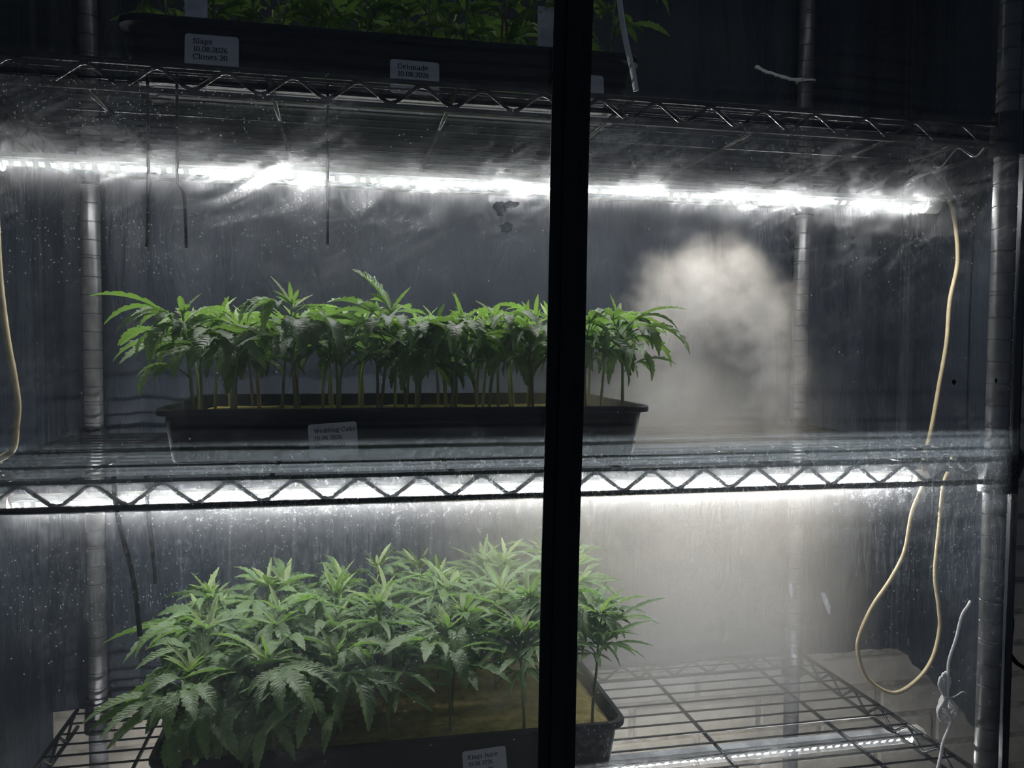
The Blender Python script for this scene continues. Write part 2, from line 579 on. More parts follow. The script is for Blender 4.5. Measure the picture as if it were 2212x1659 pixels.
def strip_piece(w0, w1, y0, y1):
    v, f = [], []
    for z in zs:
        c = strip_x(z)
        yy = FILM_Y - 0.002
        wob = 0.0005 * math.sin(14 * z)
        v += [(c + w0 + wob, yy + y0, z), (c + w1 + wob, yy + y0, z), (c + w1 + wob, yy + y1, z), (c + w0 + wob, yy + y1, z)]
    for i in range(len(zs) - 1):
        b = i * 4
        for j in range(4):
            f.append((b + j, b + (j + 1) % 4, b + 4 + (j + 1) % 4, b + 4 + j))
    f += [(3, 2, 1, 0), tuple(len(v) - 4 + j for j in range(4))]
    return v, f


v, f = strip_piece(-0.0195, 0.0195, -0.0075, -0.0055)
zt = cpart('zip_tape', mesh('zip_tape', v, f, M['strip']))
v, f = strip_piece(-0.006, 0.0105, -0.0105, -0.0075)
link('zip_flap', mesh('zip_flap', v, f, M['strip']), zt)
for cx in (-0.0062, 0.0107):
    v, f = strip_piece(cx - 0.0009, cx + 0.0009, -0.0112, -0.0092)
    link('piping', mesh('piping', v, f, M['strip']), zt)

# scraps stuck to the film
def scrap(name, cx, cz, w_, h_, rot, mat, sd):
    r = random.Random(sd)
    n = 16
    ca, sa = math.cos(rot), math.sin(rot)
    ring = []
    for i in range(n):
        a = 2 * math.pi * i / n
        q = r.uniform(.7, 1.15)
        px, pz = w_ / 2 * q * math.cos(a), h_ / 2 * q * math.sin(a)
        x, z = cx + px * ca - pz * sa, cz + px * sa + pz * ca
        ring.append((x, z))
    v = [(x, film_y(x, z) - 0.0004, z) for x, z in ring] + [(x, film_y(x, z) - 0.0009, z) for x, z in ring]
    f = [tuple(range(n)), tuple(reversed(range(n, 2 * n)))] + [(i, n + i, n + (i + 1) % n, (i + 1) % n) for i in range(n)]
    return cpart(name, mesh(name, v, f, mat))


scrap('smudge', -0.5960, 0.2650, 0.013, 0.016, 0.4, M['smudge'], 1)
scrap('smudge', -0.5850, 0.2690, 0.016, 0.008, 0.2, M['smudge'], 2)
scrap('smudge', -0.5890, 0.2470, 0.015, 0.011, 0.1, M['smudge'], 3)
scrap('smudge', -0.1944, 0.3135, 0.007, 0.008, 0.1, M['smudge'], 8)
scrap('scuff', -0.2290, -0.1490, 0.006, 0.034, 0.35, M['scuff'], 4)
scrap('scuff', -0.2720, -0.1330, 0.004, 0.018, 0.2, M['scuff'], 5)
scrap('smudge', -0.0784, 0.0932, 0.0055, 0.0065, 0.0, M['strip'], 6)
scrap('smudge', -0.0229, 0.0947, 0.0045, 0.0060, 0.0, M['strip'], 7)

# dark back and sides
path = [(0.0145, -0.018), (0.022, 0.004), (0.085, 0.09), (0.152, 0.22), (0.195, 0.36), (0.222, 0.44), (0.21, 0.458)]
back_path = [(0.21, 0.458), (-0.1, 0.456), (-0.5, 0.46), (-0.9, 0.456), (-1.16, 0.458)]
left_path = [(-1.16, 0.458), (-1.172, 0.40), (-1.165, 0.2), (-1.15, 0.0), (-1.137, -0.018)]


def film_wall(path, n, seed, zlo=-0.405, amp=0.006):
    P = spline([(a, b, 0) for a, b in path], n)
    nz = 40
    v, f = [], []
    for j in range(nz + 1):
        z = zlo + (COVER_TOP - zlo) * j / nz
        for i, p in enumerate(P):
            T = (P[min(i + 1, len(P) - 1)] - P[max(i - 1, 0)]).normalized()
            N = Vector((-T.y, T.x, 0))
            e = min(i, len(P) - 1 - i) / 6.0
            q = i * 0.9 + seed
            d = amp * min(1, e) * (math.sin(q * 0.9 + 1.3 * math.sin(z * 5 + seed)) * 0.5 + math.sin(q * 2.3 + z * 3) * 0.3 + math.sin(z * 14 + q * 0.6) * 0.25)
            v.append(p + N * d + Vector((0, 0, z)))
    k = len(P)
    for j in range(nz):
        for i in range(k - 1):
            b = j * k + i
            f.append((b, b + 1, b + k + 1, b + k))
    return v, f


v, f = film_wall(back_path, 26, 1.0)
cpart('back_panel', mesh('back_panel', v, f, M['back_film'], True))
v, f = film_wall(path, 10, 4.0, amp=0.004)
cpart('side_panel', mesh('side_panel', v, f, M['back_film'], True))
v, f = film_wall(left_path, 12, 7.0, zlo=-0.66, amp=0.004)
cpart('side_panel', mesh('side_panel', v, f, M['back_film'], True))

# ------------------------------------------------------------------ tube lights
LAMP_X0, LAMP_X1 = -1.128, 0.067
NDIODE = 96


def lamp(y, z, tilt_deg, label, x0=LAMP_X0, x1=LAMP_X1, led=None):
    a = math.radians(tilt_deg)
    c = Vector(((x0 + x1) / 2, y, z))
    L = x1 - x0
    root = link('tube_light', None, None, c, label, 'lamp', 'LED tube lights hung under the shelves')

    def extrude(prof, xa, xb, mat, name, closed=True, smooth=False):
        k = len(prof)
        v = [(xa, p, q) for p, q in prof] + [(xb, p, q) for p, q in prof]
        f = [(j, (j + 1) % k, k + (j + 1) % k, k + j) for j in range(k if closed else k - 1)]
        if closed:
            f += [tuple(reversed(range(k))), tuple(range(k, 2 * k))]
        return mesh(name, v, f, mat, smooth)
    # V-shaped tube: two boards of diodes on the slanted faces of a white channel, a clear round cover below
    bw, za = 0.0115, -0.0062
    ey, ez = math.sin(a) * bw, za + math.cos(a) * bw
    top = max(0.0085, ez + 0.003)
    hp = [(0, za), (-ey, ez), (-ey - 0.001, ez + 0.001), (-0.0075, top), (0.0075, top), (ey + 0.001, ez + 0.001), (ey, ez)]
    link('housing', extrude(hp, -L / 2, L / 2, M['housing'], 'housing'), root)
    R = 0.0125
    arc = [(R * math.cos(math.radians(t)), 0.001 + R * math.sin(math.radians(t))) for t in range(170, 371, 10)]
    link('clear_cover', extrude(arc, -L / 2, L / 2, M['lens'], 'clear_cover', False, True), root)
    capp = [(0.0135 * math.cos(math.radians(t)), 0.001 + 0.0135 * math.sin(math.radians(t))) for t in range(165, 376, 15)] + [(0.0085, top + 0.001), (-0.0085, top + 0.001)]
    for sgn in (-1, 1):
        xe = sgn * L / 2
        link('end_cap', extrude(capp, xe - 0.002 if sgn > 0 else xe - 0.020, xe + 0.020 if sgn > 0 else xe + 0.002, M['cap'], 'end_cap'), root)
    for side in (-1, 1):
        nrm = Vector((0, side * math.cos(a), -math.sin(a)))
        tan = Vector((0, side * math.sin(a), math.cos(a)))
        mid = Vector((0, 0, za)) + tan * (bw / 2)
        rot = Matrix((Vector((1, 0, 0)), nrm, nrm.cross(Vector((1, 0, 0))) * -1)).transposed()
        bb_ = B().box(mid + nrm * 0.0005, (L - 0.008, 0.001, 0.0095), rot)
        board = link('led_board', bb_.mesh('led_board', M['pcb']), root)
        db = B().box((0, 0, 0), (0.005, 0.0016, 0.005), rot)
        dm = db.mesh('diode', M['pcb'])
        dm.materials.append(led or M['led'])
        for pl_ in dm.polygons:                            # only the lens of a diode gives light
            if pl_.normal.dot(nrm) > 0.9:
                pl_.material_index = 1
        for i in range(NDIODE):
            x = -L / 2 + 0.008 + (L - 0.016) * i / (NDIODE - 1)
            link('diode', dm, board, mid + nrm * 0.0018 + Vector((x, 0, 0)))
    return root


lamp(0.2205, H - 0.05, 48, 'lit LED tube light hanging below the upper shelf, above the middle tray')
lamp(0.240, -0.0587, 28, 'lit LED tube light glowing behind the truss edge of the middle shelf', -1.133, 0.075)
lamp(0.2205, -H - 0.050, 42, 'lit LED tube light seen through the wires of the lowest shelf')
lamp(0.2205, 2 * H - 0.050, 60, 'dimmed LED tube light high above the upper tray', led=mat_led('dimmed_diode', 0.07))


# ------------------------------------------------------------------ trays with labels
# a small seriffed stroke alphabet: strokes on a grid, x-height 5, cap height 7, descender -2
def arcp(cx, cy, rx, ry, a0, a1, n=10):
    return [(cx + rx * math.cos(math.radians(a0 + (a1 - a0) * i / n)), cy + ry * math.sin(math.radians(a0 + (a1 - a0) * i / n))) for i in range(n + 1)]


def ser(x, y, w0=1.1):
    return [(x - w0, y), (x + w0, y)]


GL = {
    '1': (3.4, [[(0.6, 5.6), (1.8, 6.8), (1.8, 0)], ser(1.8, 0, 1.3)]),
    '0': (4.8, [arcp(2.3, 3.4, 1.9, 3.4, 0, 360, 18)]),
    '2': (4.6, [arcp(2.1, 5.0, 1.7, 1.8, 170, -35, 10) + [(0.5, 0.2), (3.9, 0.2), (4.0, 1.0)]]),
    '6': (4.6, [arcp(2.2, 2.0, 1.7, 2.0, 0, 360, 16), [(0.5, 2.2), (0.8, 4.3), (1.9, 6.2), (3.4, 6.9)]]),
    '8': (4.6, [arcp(2.2, 5.2, 1.45, 1.6, 0, 360, 14), arcp(2.2, 1.85, 1.8, 1.85, 0, 360, 16)]),
    '3': (4.4, [arcp(2.0, 5.2, 1.5, 1.6, 150, -90, 10), arcp(2.0, 1.8, 1.8, 1.8, 90, -150, 12)]),
    '4': (4.8, [[(3.0, 0), (3.0, 6.8), (0.3, 2.0), (4.4, 2.0)], ser(3.0, 0)]),
    '.': (2.0, [[(0.8, 0.0), (0.8, 0.7)]]),
    ' ': (2.6, []),
    'S': (5.2, [arcp(2.4, 5.2, 1.7, 1.7, 20, 250, 10) + arcp(2.5, 1.8, 1.9, 1.8, 80, -160, 12), [(4.0, 5.4), (4.1, 6.9)], [(0.6, 0.1), (0.6, 1.6)]]),
    'G': (6.6, [arcp(3.2, 3.5, 2.8, 3.5, 40, 330, 18) + [(5.6, 3.2)], ser(5.4, 3.2), [(5.4, 5.4), (5.4, 6.9)]]),
    'C': (6.2, [arcp(3.2, 3.5, 2.8, 3.5, 42, 318, 18), [(5.3, 5.2), (5.3, 6.9)]]),
    'W': (8.6, [[(0.9, 7), (2.5, 0), (4.3, 5.6), (6.0, 0), (7.7, 7)], ser(0.9, 7), ser(7.7, 7)]),
    'K': (6.6, [[(1.3, 0), (1.3, 7)], ser(1.3, 0), ser(1.3, 7), [(1.3, 3.0), (5.0, 7)], [(2.6, 4.2), (5.4, 0)], ser(5.3, 0), ser(4.9, 7)]),
    'J': (4.2, [[(2.6, 7), (2.6, 0.6), (1.8, -1.0), (0.5, -1.2)], ser(2.6, 7)]),
    'l': (2.8, [[(1.4, 0), (1.4, 7.4), (0.5, 7.2)], ser(1.4, 0)]),
    'i': (2.8, [[(1.4, 0), (1.4, 4.9), (0.5, 4.8)], ser(1.4, 0), [(1.4, 6.5), (1.4, 7.1)]]),
    'a': (4.9, [[(0.7, 4.2), (1.8, 5.0), (3.0, 4.8), (3.4, 4.0), (3.4, 0.6), (3.9, 0.1), (4.6, 0.2)], [(3.4, 3.0), (1.6, 2.6), (0.6, 1.6), (0.8, 0.3), (1.9, 0.0), (3.4, 1.0)]]),
    'c': (4.4, [arcp(2.4, 2.5, 2.0, 2.5, 50, 310, 14)]),
    'd': (5.4, [arcp(2.3, 2.4, 1.8, 2.4, 0, 360, 14), [(4.1, 7.4), (4.1, 0), (5.0, 0)], [(3.2, 7.3), (4.1, 7.3)]]),
    'e': (4.8, [[(0.6, 2.8), (4.1, 2.8)] + arcp(2.4, 2.6, 1.85, 2.5, 8, 310, 14)]),
    'g': (5.0, [arcp(2.1, 3.3, 1.5, 1.7, 0, 360, 12), [(1.2, 1.8), (0.8, 0.9), (3.4, 0.4), (4.0, -0.8), (2.4, -2.0), (0.6, -1.4), (0.9, -0.2), (1.6, 0.4)], [(3.3, 4.6), (4.6, 5.0)]]),
    'h': (5.8, [[(1.3, 0), (1.3, 7.4), (0.4, 7.2)], [(1.3, 3.6), (2.4, 4.8), (3.6, 4.8), (4.3, 3.8), (4.3, 0)], ser(1.3, 0), ser(4.3, 0)]),
    'k': (5.6, [[(1.3, 0), (1.3, 7.4), (0.4, 7.2)], [(1.3, 2.2), (4.3, 4.9)], [(2.4, 3.2), (4.7, 0)], ser(1.3, 0), ser(4.6, 0), ser(4.1, 4.9)]),
    'n': (5.8, [[(1.3, 0), (1.3, 4.9), (0.4, 4.8)], [(1.3, 3.6), (2.4, 4.8), (3.6, 4.8), (4.3, 3.8), (4.3, 0)], ser(1.3, 0), ser(4.3, 0)]),
    'o': (5.0, [arcp(2.4, 2.5, 2.0, 2.5, 0, 360, 16)]),
    'p': (5.4, [[(1.3, -2.2), (1.3, 4.9), (0.4, 4.8)], arcp(3.0, 2.5, 1.75, 2.4, 0, 360, 14), ser(1.3, -2.2)]),
    's': (4.0, [[(3.2, 4.3), (2.0, 5.0), (0.8, 4.4), (0.9, 3.2), (2.8, 2.1), (3.3, 1.0), (2.4, 0.1), (1.2, 0.1), (0.5, 0.9)]]),
    'u': (5.8, [[(0.4, 4.9), (1.3, 4.9), (1.3, 1.0), (2.2, 0.1), (3.4, 0.4), (4.2, 1.4)], [(3.4, 4.9), (4.2, 4.9), (4.2, 0), (5.1, 0)]]),
    'z': (4.4, [[(0.5, 4.0), (0.5, 4.9), (3.7, 4.9), (0.5, 0.1), (3.8, 0.1), (3.9, 1.1)]]),
    'j': (2.8, []),
}


def text_mesh(lines, em, lead, mat):
    """lines of flat lettering in the XZ plane facing -Y, first baseline at z = 0"""
    v, f = [], []
    for li, t in enumerate(lines):
        x0 = 0.0
        for ch in t:
            wd, strokes = GL[ch]
            for st in strokes:
                for (ax, az), (bx, bz) in zip(st[:-1], st[1:]):
                    dx, dz = bx - ax, bz - az
                    L = math.hypot(dx, dz) or 1e-6
                    dx, dz = dx / L, dz / L
                    th = 0.26 + 0.30 * abs(dz)
                    px, pz = -dz * th, dx * th
                    e = 0.16
                    b = len(v)
                    for qx, qz in ((ax - dx * e + px, az - dz * e + pz), (ax - dx * e - px, az - dz * e - pz), (bx + dx * e - px, bz + dz * e - pz), (bx + dx * e + px, bz + dz * e + pz)):
                        v.append(((x0 + qx) * em, 0.0, qz * em - li * lead))
                    f.append((b, b + 1, b + 2, b + 3))
            x0 += wd + 0.45
    return mesh('lettering', v, f, mat)


def rim_loops(x0, x1, y0, y1):
    prof = [(0.030, 0.0016), (0.024, 0.0), (0.0165, 0.0005), (0.0145, 0.004), (0.0085, 0.050), (0.0075, 0.0535), (0.0005, 0.0545), (0.0, 0.056), (0.0, 0.0605), (0.0012, 0.0622), (0.0065, 0.0625), (0.0082, 0.0610), (0.0092, 0.056), (0.0185, 0.0055), (0.030, 0.0035)]
    v, f = [], []
    for ins, z in prof:
        for (x, y) in rounded_rect(x0 + ins, x1 - ins, y0 + ins, y1 - ins, max(0.006, 0.022 - ins * 0.5), 5):
            v.append((x, y, z))
    k = 24
    for i in range(len(prof) - 1):
        for j in range(k):
            f.append((i * k + j, i * k + (j + 1) % k, (i + 1) * k + (j + 1) % k, (i + 1) * k + j))
    f.append(tuple(reversed(range(k))))
    f.append(tuple(range((len(prof) - 1) * k, len(prof) * k)))
    return v, f


TW, TD = 0.545, 0.285
lab_pts = rounded_rect(0, 0.0515, -0.036, 0, 0.003, 4)
label_me = mesh('label', [(x, 0.0, z) for x, z in lab_pts] + [(x, 0.0004, z) for x, z in lab_pts],
                [tuple(reversed(range(20)))] + [(j, (j + 1) % 20, 20 + (j + 1) % 20, 20 + j) for j in range(20)], M['label'])
tag_me_b = B().box((0, 0, 0.03), (0.022, 0.0012, 0.075))
tag_me = tag_me_b.mesh('plant_marker', M['tag'])


def tray(x0, y0, z0, label, labels, sc=1.0, em=0.00066):
    cx, cy = x0 + TW / 2, y0 + TD / 2
    root = link('seedling_tray', None, None, (cx, cy, z0), label, 'tray')
    v, f = rim_loops(-TW / 2, TW / 2, -TD / 2, TD / 2)
    me = mesh('tray_body', [(a_, b_, c_ * sc) for a_, b_, c_ in v], f, M['tray'], True)
    me.set_sharp_from_angle(angle=math.radians(38))
    link('tray_body', me, root)
    for (lx, lz, rot, lines, offx) in labels:
        t = (lz - z0 - 0.02) / 0.05          # the front wall leans outwards towards the rim
        yy = -TD / 2 + 0.0074
        mw = Matrix.Translation((lx - cx, yy, lz - z0)) @ Matrix.Rotation(rot, 4, 'Y') @ Matrix.Rotation(math.radians(-7), 4, 'X')
        lb = link('label', label_me, root, mw=mw, label='white sticker with a name and a date')
        tx = link('lettering', text_mesh(lines, em, 0.0079, M['ink']), lb, (offx, -0.0004, -0.0098))
    return root


DECK = 0.0038
tray(-0.9655, 0.0545, H + DECK, 'black seedling tray on the upper shelf bearing two readable white stickers',
     [(-0.9010, H + 0.0519, 0.0, ['Slapz', '10.08.2026', 'Clones 20'], 0.008),
      (-0.6984, H + 0.0425, 0.01, ['Gelonade', '10.08.2026'], 0.008),
      (-0.5165, H + 0.0416, 0.0, ['        sh', '      2026'], 0.006)], em=0.00074)
tray(-0.940, 0.0745, DECK, 'black seedling tray on the middle shelf with one white sticker at its front',
     [(-0.7845, 0.0440, -0.065, ['Wedding Cake', '10.08.2026', 'Clones 100'], 0.006)], 0.93)
tray(-0.9560, 0.0985, -H + DECK, 'black seedling tray on the lowest shelf, its tan slab in full view',
     [(-0.6125, -H + 0.0450, -0.05, ['Kings Juice', '10.08.2026', 'Clones 34'], 0.006)])

MEDIA = {}
for key, x0, y0, z0, top, lab in (
        ('top', -0.9655, 0.0545, H + DECK, 0.050, 'tan rooting slab inside the tray on the upper shelf'),
        ('middle', -0.940, 0.0745, DECK, 0.0430, 'yellowish rooting slab filling the tray on the middle shelf'),
        ('low', -0.956, 0.0985, -H + DECK, 0.052, 'wide tan rooting slab in the tray on the lowest shelf')):
    ins = 0.0135
    nx, ny = 44, 24
    v, f = [], []
    for j in range(ny + 1):
        for i in range(nx + 1):
            edge = i in (0, nx) or j in (0, ny)
            v.append((-TW / 2 + ins + (TW - 2 * ins) * i / nx, -TD / 2 + ins + (TD - 2 * ins) * j / ny, top - (0.004 if edge else 0) + rnd.uniform(-.0008, .0008)))
    for j in range(ny):
        for i in range(nx):
            b = j * (nx + 1) + i
            f.append((b, b + 1, b + nx + 2, b + nx + 1))
    hx, hy, cr = TW / 2 - ins, TD / 2 - ins, 0.024
    for q, (x, y, z) in enumerate(v):
        ax, ay = abs(x) - (hx - cr), abs(y) - (hy - cr)
        if ax > 0 and ay > 0 and math.hypot(ax, ay) > cr:
            t = cr / math.hypot(ax, ay)
            v[q] = (math.copysign(hx - cr + ax * t, x), math.copysign(hy - cr + ay * t, y), z)
    # skirt and underside
    loop = [i for i in range(nx + 1)] + [j * (nx + 1) + nx for j in range(1, ny + 1)] + [ny * (nx + 1) + i for i in range(nx - 1, -1, -1)] + [j * (nx + 1) for j in range(ny - 1, 0, -1)]
    b0 = len(v)
    for q in loop:
        x, y, _ = v[q]
        v.append((x * 0.965, y * 0.94, 0.0062))
    k = len(loop)
    for i in range(k):
        f.append((loop[(i + 1) % k], loop[i], b0 + i, b0 + (i + 1) % k))
    f.append(tuple(b0 + i for i in reversed(range(k))))
    link('rooting_slab', mesh('rooting_slab', v, f, M['medium'], True), None, (x0 + TW / 2, y0 + TD / 2, z0), lab, 'growing slab')
    MEDIA[key] = (x0, y0, z0 + top)

for (x, y, z, lab) in ((-0.8935, 0.083, H + 0.052, 'blank white marker standing above the three-line sticker of the upper tray'),
                       (-0.524, 0.083, H + 0.052, 'blank white marker standing in the upper tray beside the zip strip')):
    link('plant_marker', tag_me, None, (x, y, z), lab, 'plant marker', 'blank markers in the upper tray')


# ------------------------------------------------------------------ cannabis cuttings
def leaf_mesh(name, nl, length, width, droop, petiole, lift, seed, mat, spread=1.0, curl=0.25):
    """palmate leaf: stalk from the origin along +X, serrated leaflets at its end"""
    r = random.Random(seed)
    v, f, uv = [], [], []
    # stalk
    P = [Vector((petiole * t, 0, lift * petiole * t * (1 - 0.35 * t))) for t in (0, .33, .66, 1)]
    b = B().tube(P, 0.0009, 5)
    v += b.v
    f += b.f
    uv += [(0.02, 0.5)] * len(b.v)
    c = P[-1]
    half = nl // 2
    for k in range(-half, half + 1):
        fr = abs(k) / max(1, half)
        ang = math.radians(k * (34 if nl >= 7 else 40) * spread) + r.uniform(-.1, .1)
        L = length * (1 - 0.5 * fr ** 1.4) * r.uniform(.9, 1.08)
        Wd = width * (1 - 0.35 * fr) * r.uniform(.9, 1.1)
        dr = droop * r.uniform(.6, 1.3) + 0.25 * fr
        el0 = r.uniform(-.05, .35)
        twist = r.uniform(-.5, .5) + (0.35 * k / max(1, half))
        n = 22
        p = c.copy()
        side_bend = r.uniform(-.25, .25)
        base = len(v)
        for i in range(n + 1):
            t = i / n
            el = el0 - dr * (t ** 0.9)
            az = ang + side_bend * t
            d = Vector((math.cos(az) * math.cos(el), math.sin(az) * math.cos(el), math.sin(el)))
            if i:
                p = p + d * (L / n)
            s = Vector((-math.sin(az), math.cos(az), 0))
            nn = d.cross(s).normalized()
            tw = twist * t
            s2 = s * math.cos(tw) + nn * math.sin(tw)
            n2 = d.cross(s2).normalized()
            prof = (max(0.0, t) ** 0.75) * ((1 - t) ** 0.85) * 2.35
            if t > 0.8:
                prof *= 0.85
            tooth = 1.0 if i % 2 else 0.80
            hw = Wd * 0.5 * min(1.0, prof) * tooth + 0.0003
            fold = 0.30 + 0.2 * math.sin(3 * t)
            fwd = d * (hw * 0.28 if i % 2 else 0.0)
            crk = curl * hw * math.sin(i * 1.7 + seed)
            wave = n2 * crk
            v.append(p - n2 * (hw * 0.10))
            uv.append((0.0, t))
            for sg in (-1, 1):
                v.append(p + s2 * (sg * hw * 0.55) + n2 * (hw * fold * 0.75) + fwd * 0.3)
                uv.append((0.55, t))
                v.append(p + s2 * (sg * hw) + n2 * (hw * fold * 0.9) + fwd + wave * 0.5 * sg)
                uv.append((1.0, t))
        for i in range(n):
            a, d2 = base + i * 5, base + (i + 1) * 5
            f.append((a + 1, a, d2, d2 + 1))
            f.append((a + 2, a + 1, d2 + 1, d2 + 2))
            f.append((a, a + 3, d2 + 3, d2))
            f.append((a + 3, a + 4, d2 + 4, d2 + 3))
    return mesh(name, v, f, mat, True, uv)


LEAF_BIG = [leaf_mesh('leaf', nl, L, wd, dr, pt, lf, sd, M['leaf'], sp) for nl, L, wd, dr, pt, lf, sd, sp in (
    (5, .072, .0235, 1.05, .026, .7, 1, 1.0), (5, .066, .0220, 1.4, .030, .6, 2, .9), (7, .070, .0200, 0.85, .030, .8, 3, 1.0),
    (5, .062, .0240, 1.6, .024, .9, 4, .8), (3, .062, .0260, 1.2, .020, .7, 5, .8), (7, .064, .0205, 1.45, .034, .6, 6, .95),
    (5, .078, .0220, 0.7, .028, .6, 7, .9), (3, .054, .0240, 0.7, .018, 1.0, 8, .9))]
LEAF_MID = [leaf_mesh('leaf', nl, L, wd, dr, pt, lf, sd, M['leaf'], sp) for nl, L, wd, dr, pt, lf, sd, sp in (
    (5, .046, .0130, 0.7, .016, .9, 11, 1.0), (3, .042, .0140, 0.5, .012, 1.1, 12, .9), (5, .050, .0120, 1.1, .018, .8, 13, .9), (3, .040, .0130, 0.9, .012, 1.2, 14, .8))]
LEAF_TIP = [leaf_mesh('leaf', nl, L, wd, dr, pt, lf, sd, M['leaf_young'], sp) for nl, L, wd, dr, pt, lf, sd, sp in (
    (3, .030, .0070, .25, .006, 1.6, 21, .6), (3, .026, .0080, .45, .005, 1.5, 22, .8), (5, .034, .0062, .35, .006, 1.7, 23, .7), (3, .036, .0060, .1, .005, 1.9, 24, .45))]
LEAF_NARROW = [leaf_mesh('leaf', nl, L, wd, dr, pt, lf, sd, M['leaf'], sp) for nl, L, wd, dr, pt, lf, sd, sp in (
    (7, .072, .0115, .65, .024, .9, 31, 1.05), (5, .066, .0105, .45, .022, 1.1, 32, .9), (7, .062, .0110, .95, .026, .8, 33, 1.0), (5, .060, .0100, .25, .018, 1.3, 34, .8))]
LEAF_WILT = [leaf_mesh('leaf', nl, L, wd, dr, pt, lf, sd, M['leaf'], sp) for nl, L, wd, dr, pt, lf, sd, sp in (
    (5, .085, .0170, 1.3, .030, .8, 41, .55), (3, .070, .0190, 1.5, .018, .3, 42, .6), (5, .074, .0185, 1.7, .024, .5, 43, .6))]


def stem_path(sd):
    r = random.Random(sd)
    bx, by = r.uniform(-.12, .12), r.uniform(-.12, .12)
    ph = r.uniform(0, 6)
    return [Vector((bx * t * t + .02 * math.sin(ph + 5 * t) * t, by * t * t + .02 * math.cos(ph + 4 * t) * t, t)) for t in [i / 9 for i in range(10)]]


STEMS = []
for sd in range(6):
    P = stem_path(sd)
    # unit-height stem: the radius is pre-divided so that scaling by the height leaves it round enough
    STEMS.append((P,))
STEM_CACHE = {}


def stem_mesh(sd, h, r0):
    key = (sd, round(h, 2), r0)
    if key not in STEM_CACHE:
        hh = round(h, 2)
        P = [p * hh for p in STEMS[sd][0]]
        STEM_CACHE[key] = B().tube(P, [r0 * (1 - 0.45 * i / 9) for i in range(10)], 7).mesh('stem', M['stem'], True)
    return STEM_CACHE[key]


def on_stem(sd, h, t):
    P = STEMS[sd][0]
    x = max(0, min(8.999, t * 9))
    i = int(x)
    return P[i].lerp(P[i + 1], x - i) * round(h, 2)


def cutting(x, y, z, h, label, group, spec, r0=0.0021, seed=0):
    r = random.Random(seed)
    sd = r.randrange(6)
    h = round(h, 2)
    root = link('cannabis_cutting', None, None, (x, y, z - 0.003), label, 'plant', group)
    root.rotation_euler[2] = r.uniform(0, 6.28) if 'face' not in spec else spec['face']
    link('stem', stem_mesh(sd, h, r0), root)
    az = r.uniform(0, 6.28)
    for (t, pool, scale, pitch, n) in spec['leaves']:
        for k in range(n):
            tt = min(1.0, max(0.1, t + r.uniform(-.05, .05)))
            a = az + k * (2 * math.pi / n) + r.uniform(-.35, .35)
            s = scale * r.uniform(.82, 1.15)
            mw = Matrix.Translation(on_stem(sd, h, tt)) @ Matrix.Rotation(a, 4, 'Z') @ Matrix.Rotation(-(pitch + r.uniform(-.2, .2)), 4, 'Y') @ Matrix.Rotation(r.uniform(-.25, .25), 4, 'X') @ Matrix.Scale(s, 4)
            link('leaf', r.choice(pool), root, mw=mw)
        az += 1.4 + r.uniform(-.3, .3)
    for (t, mi, pool, a, pitch, s) in spec.get('extra', []):
        # azimuth given in the world, so take the root's turn out again
        mw = Matrix.Translation(on_stem(sd, h, t)) @ Matrix.Rotation(a - root.rotation_euler[2], 4, 'Z') @ Matrix.Rotation(-pitch, 4, 'Y') @ Matrix.Scale(s, 4)
        link('leaf', pool[mi], root, mw=mw)
    return root


ORD = ['first', 'second', 'third', 'fourth', 'fifth', 'sixth', 'seventh', 'eighth', 'ninth', 'tenth', 'eleventh', 'twelfth']
# middle tray: many slim cuttings, leaves drooping over the rim
x0, y0, zt_ = MEDIA['middle']
NX, NY = 11, 5
seed = 100
for j in range(NY):
    for i in range(NX):
        seed += 1
        r = random.Random(seed)
        x = x0 + 0.035 + (TW - 0.07) * i / (NX - 1) + r.uniform(-.012, .012)
        y = y0 + 0.036 + (TD - 0.066) * j / (NY - 1) + r.uniform(-.010, .010)
        h = 0.096 + r.uniform(-.012, .012)
        spec = {'leaves': [(.76, LEAF_BIG, 1.12, .15, 2), (.92, LEAF_BIG, .85, .3, 2), (1.0, LEAF_TIP, 1.05, .7, 3)]}
        if j == 0:
            spec['leaves'].insert(0, (.62, LEAF_WILT if r.random() < .5 else LEAF_BIG, .95, .2, 2))
        elif j % 2:
            spec['leaves'][0] = (.80, LEAF_MID, 1.3, .3, 2)
        grp = 'cuttings in the middle tray'
        if j == 0:
            lab = f'{ORD[i]} cutting along the front rim of the middle tray, counting from the open-shelf end'
            if i == 0:
                h = 0.112
                spec['extra'] = [(.78, 0, LEAF_WILT, math.pi + .25, .55, 1.02), (.45, 2, LEAF_WILT, math.pi + .6, .3, .8)]
            if i == 2:
                h = 0.118
                spec['extra'] = [(.75, 0, LEAF_BIG, -.35, .15, 1.25), (.7, 1, LEAF_WILT, -1.5, .2, 1.1)]
            if i == 4:
                h = 0.112
                spec['extra'] = [(.95, 7, LEAF_BIG, math.pi - .3, 1.0, 1.1)]
            if i == 6:
                spec['extra'] = [(.85, 4, LEAF_BIG, math.pi + .7, .1, 1.35), (.85, 1, LEAF_WILT, -.8, .1, .9)]
            if i == 10:
                spec['extra'] = [(.85, 0, LEAF_WILT, -.3, .5, .85), (.5, 1, LEAF_WILT, -.2, .5, .8)]
            r3 = random.Random(9000 + i)
            spec.setdefault('extra', []).append((.84, r3.choice((1, 3, 4, 5)), LEAF_BIG, -1.57 + r3.uniform(-.9, .9), .15, 1.05))
        else:
            lab = f'slim cutting, {ORD[i]} from the rear post in the {ORD[j]} row of the middle tray'
        cutting(x, y, zt_, h, lab, grp, spec, 0.0022, seed)

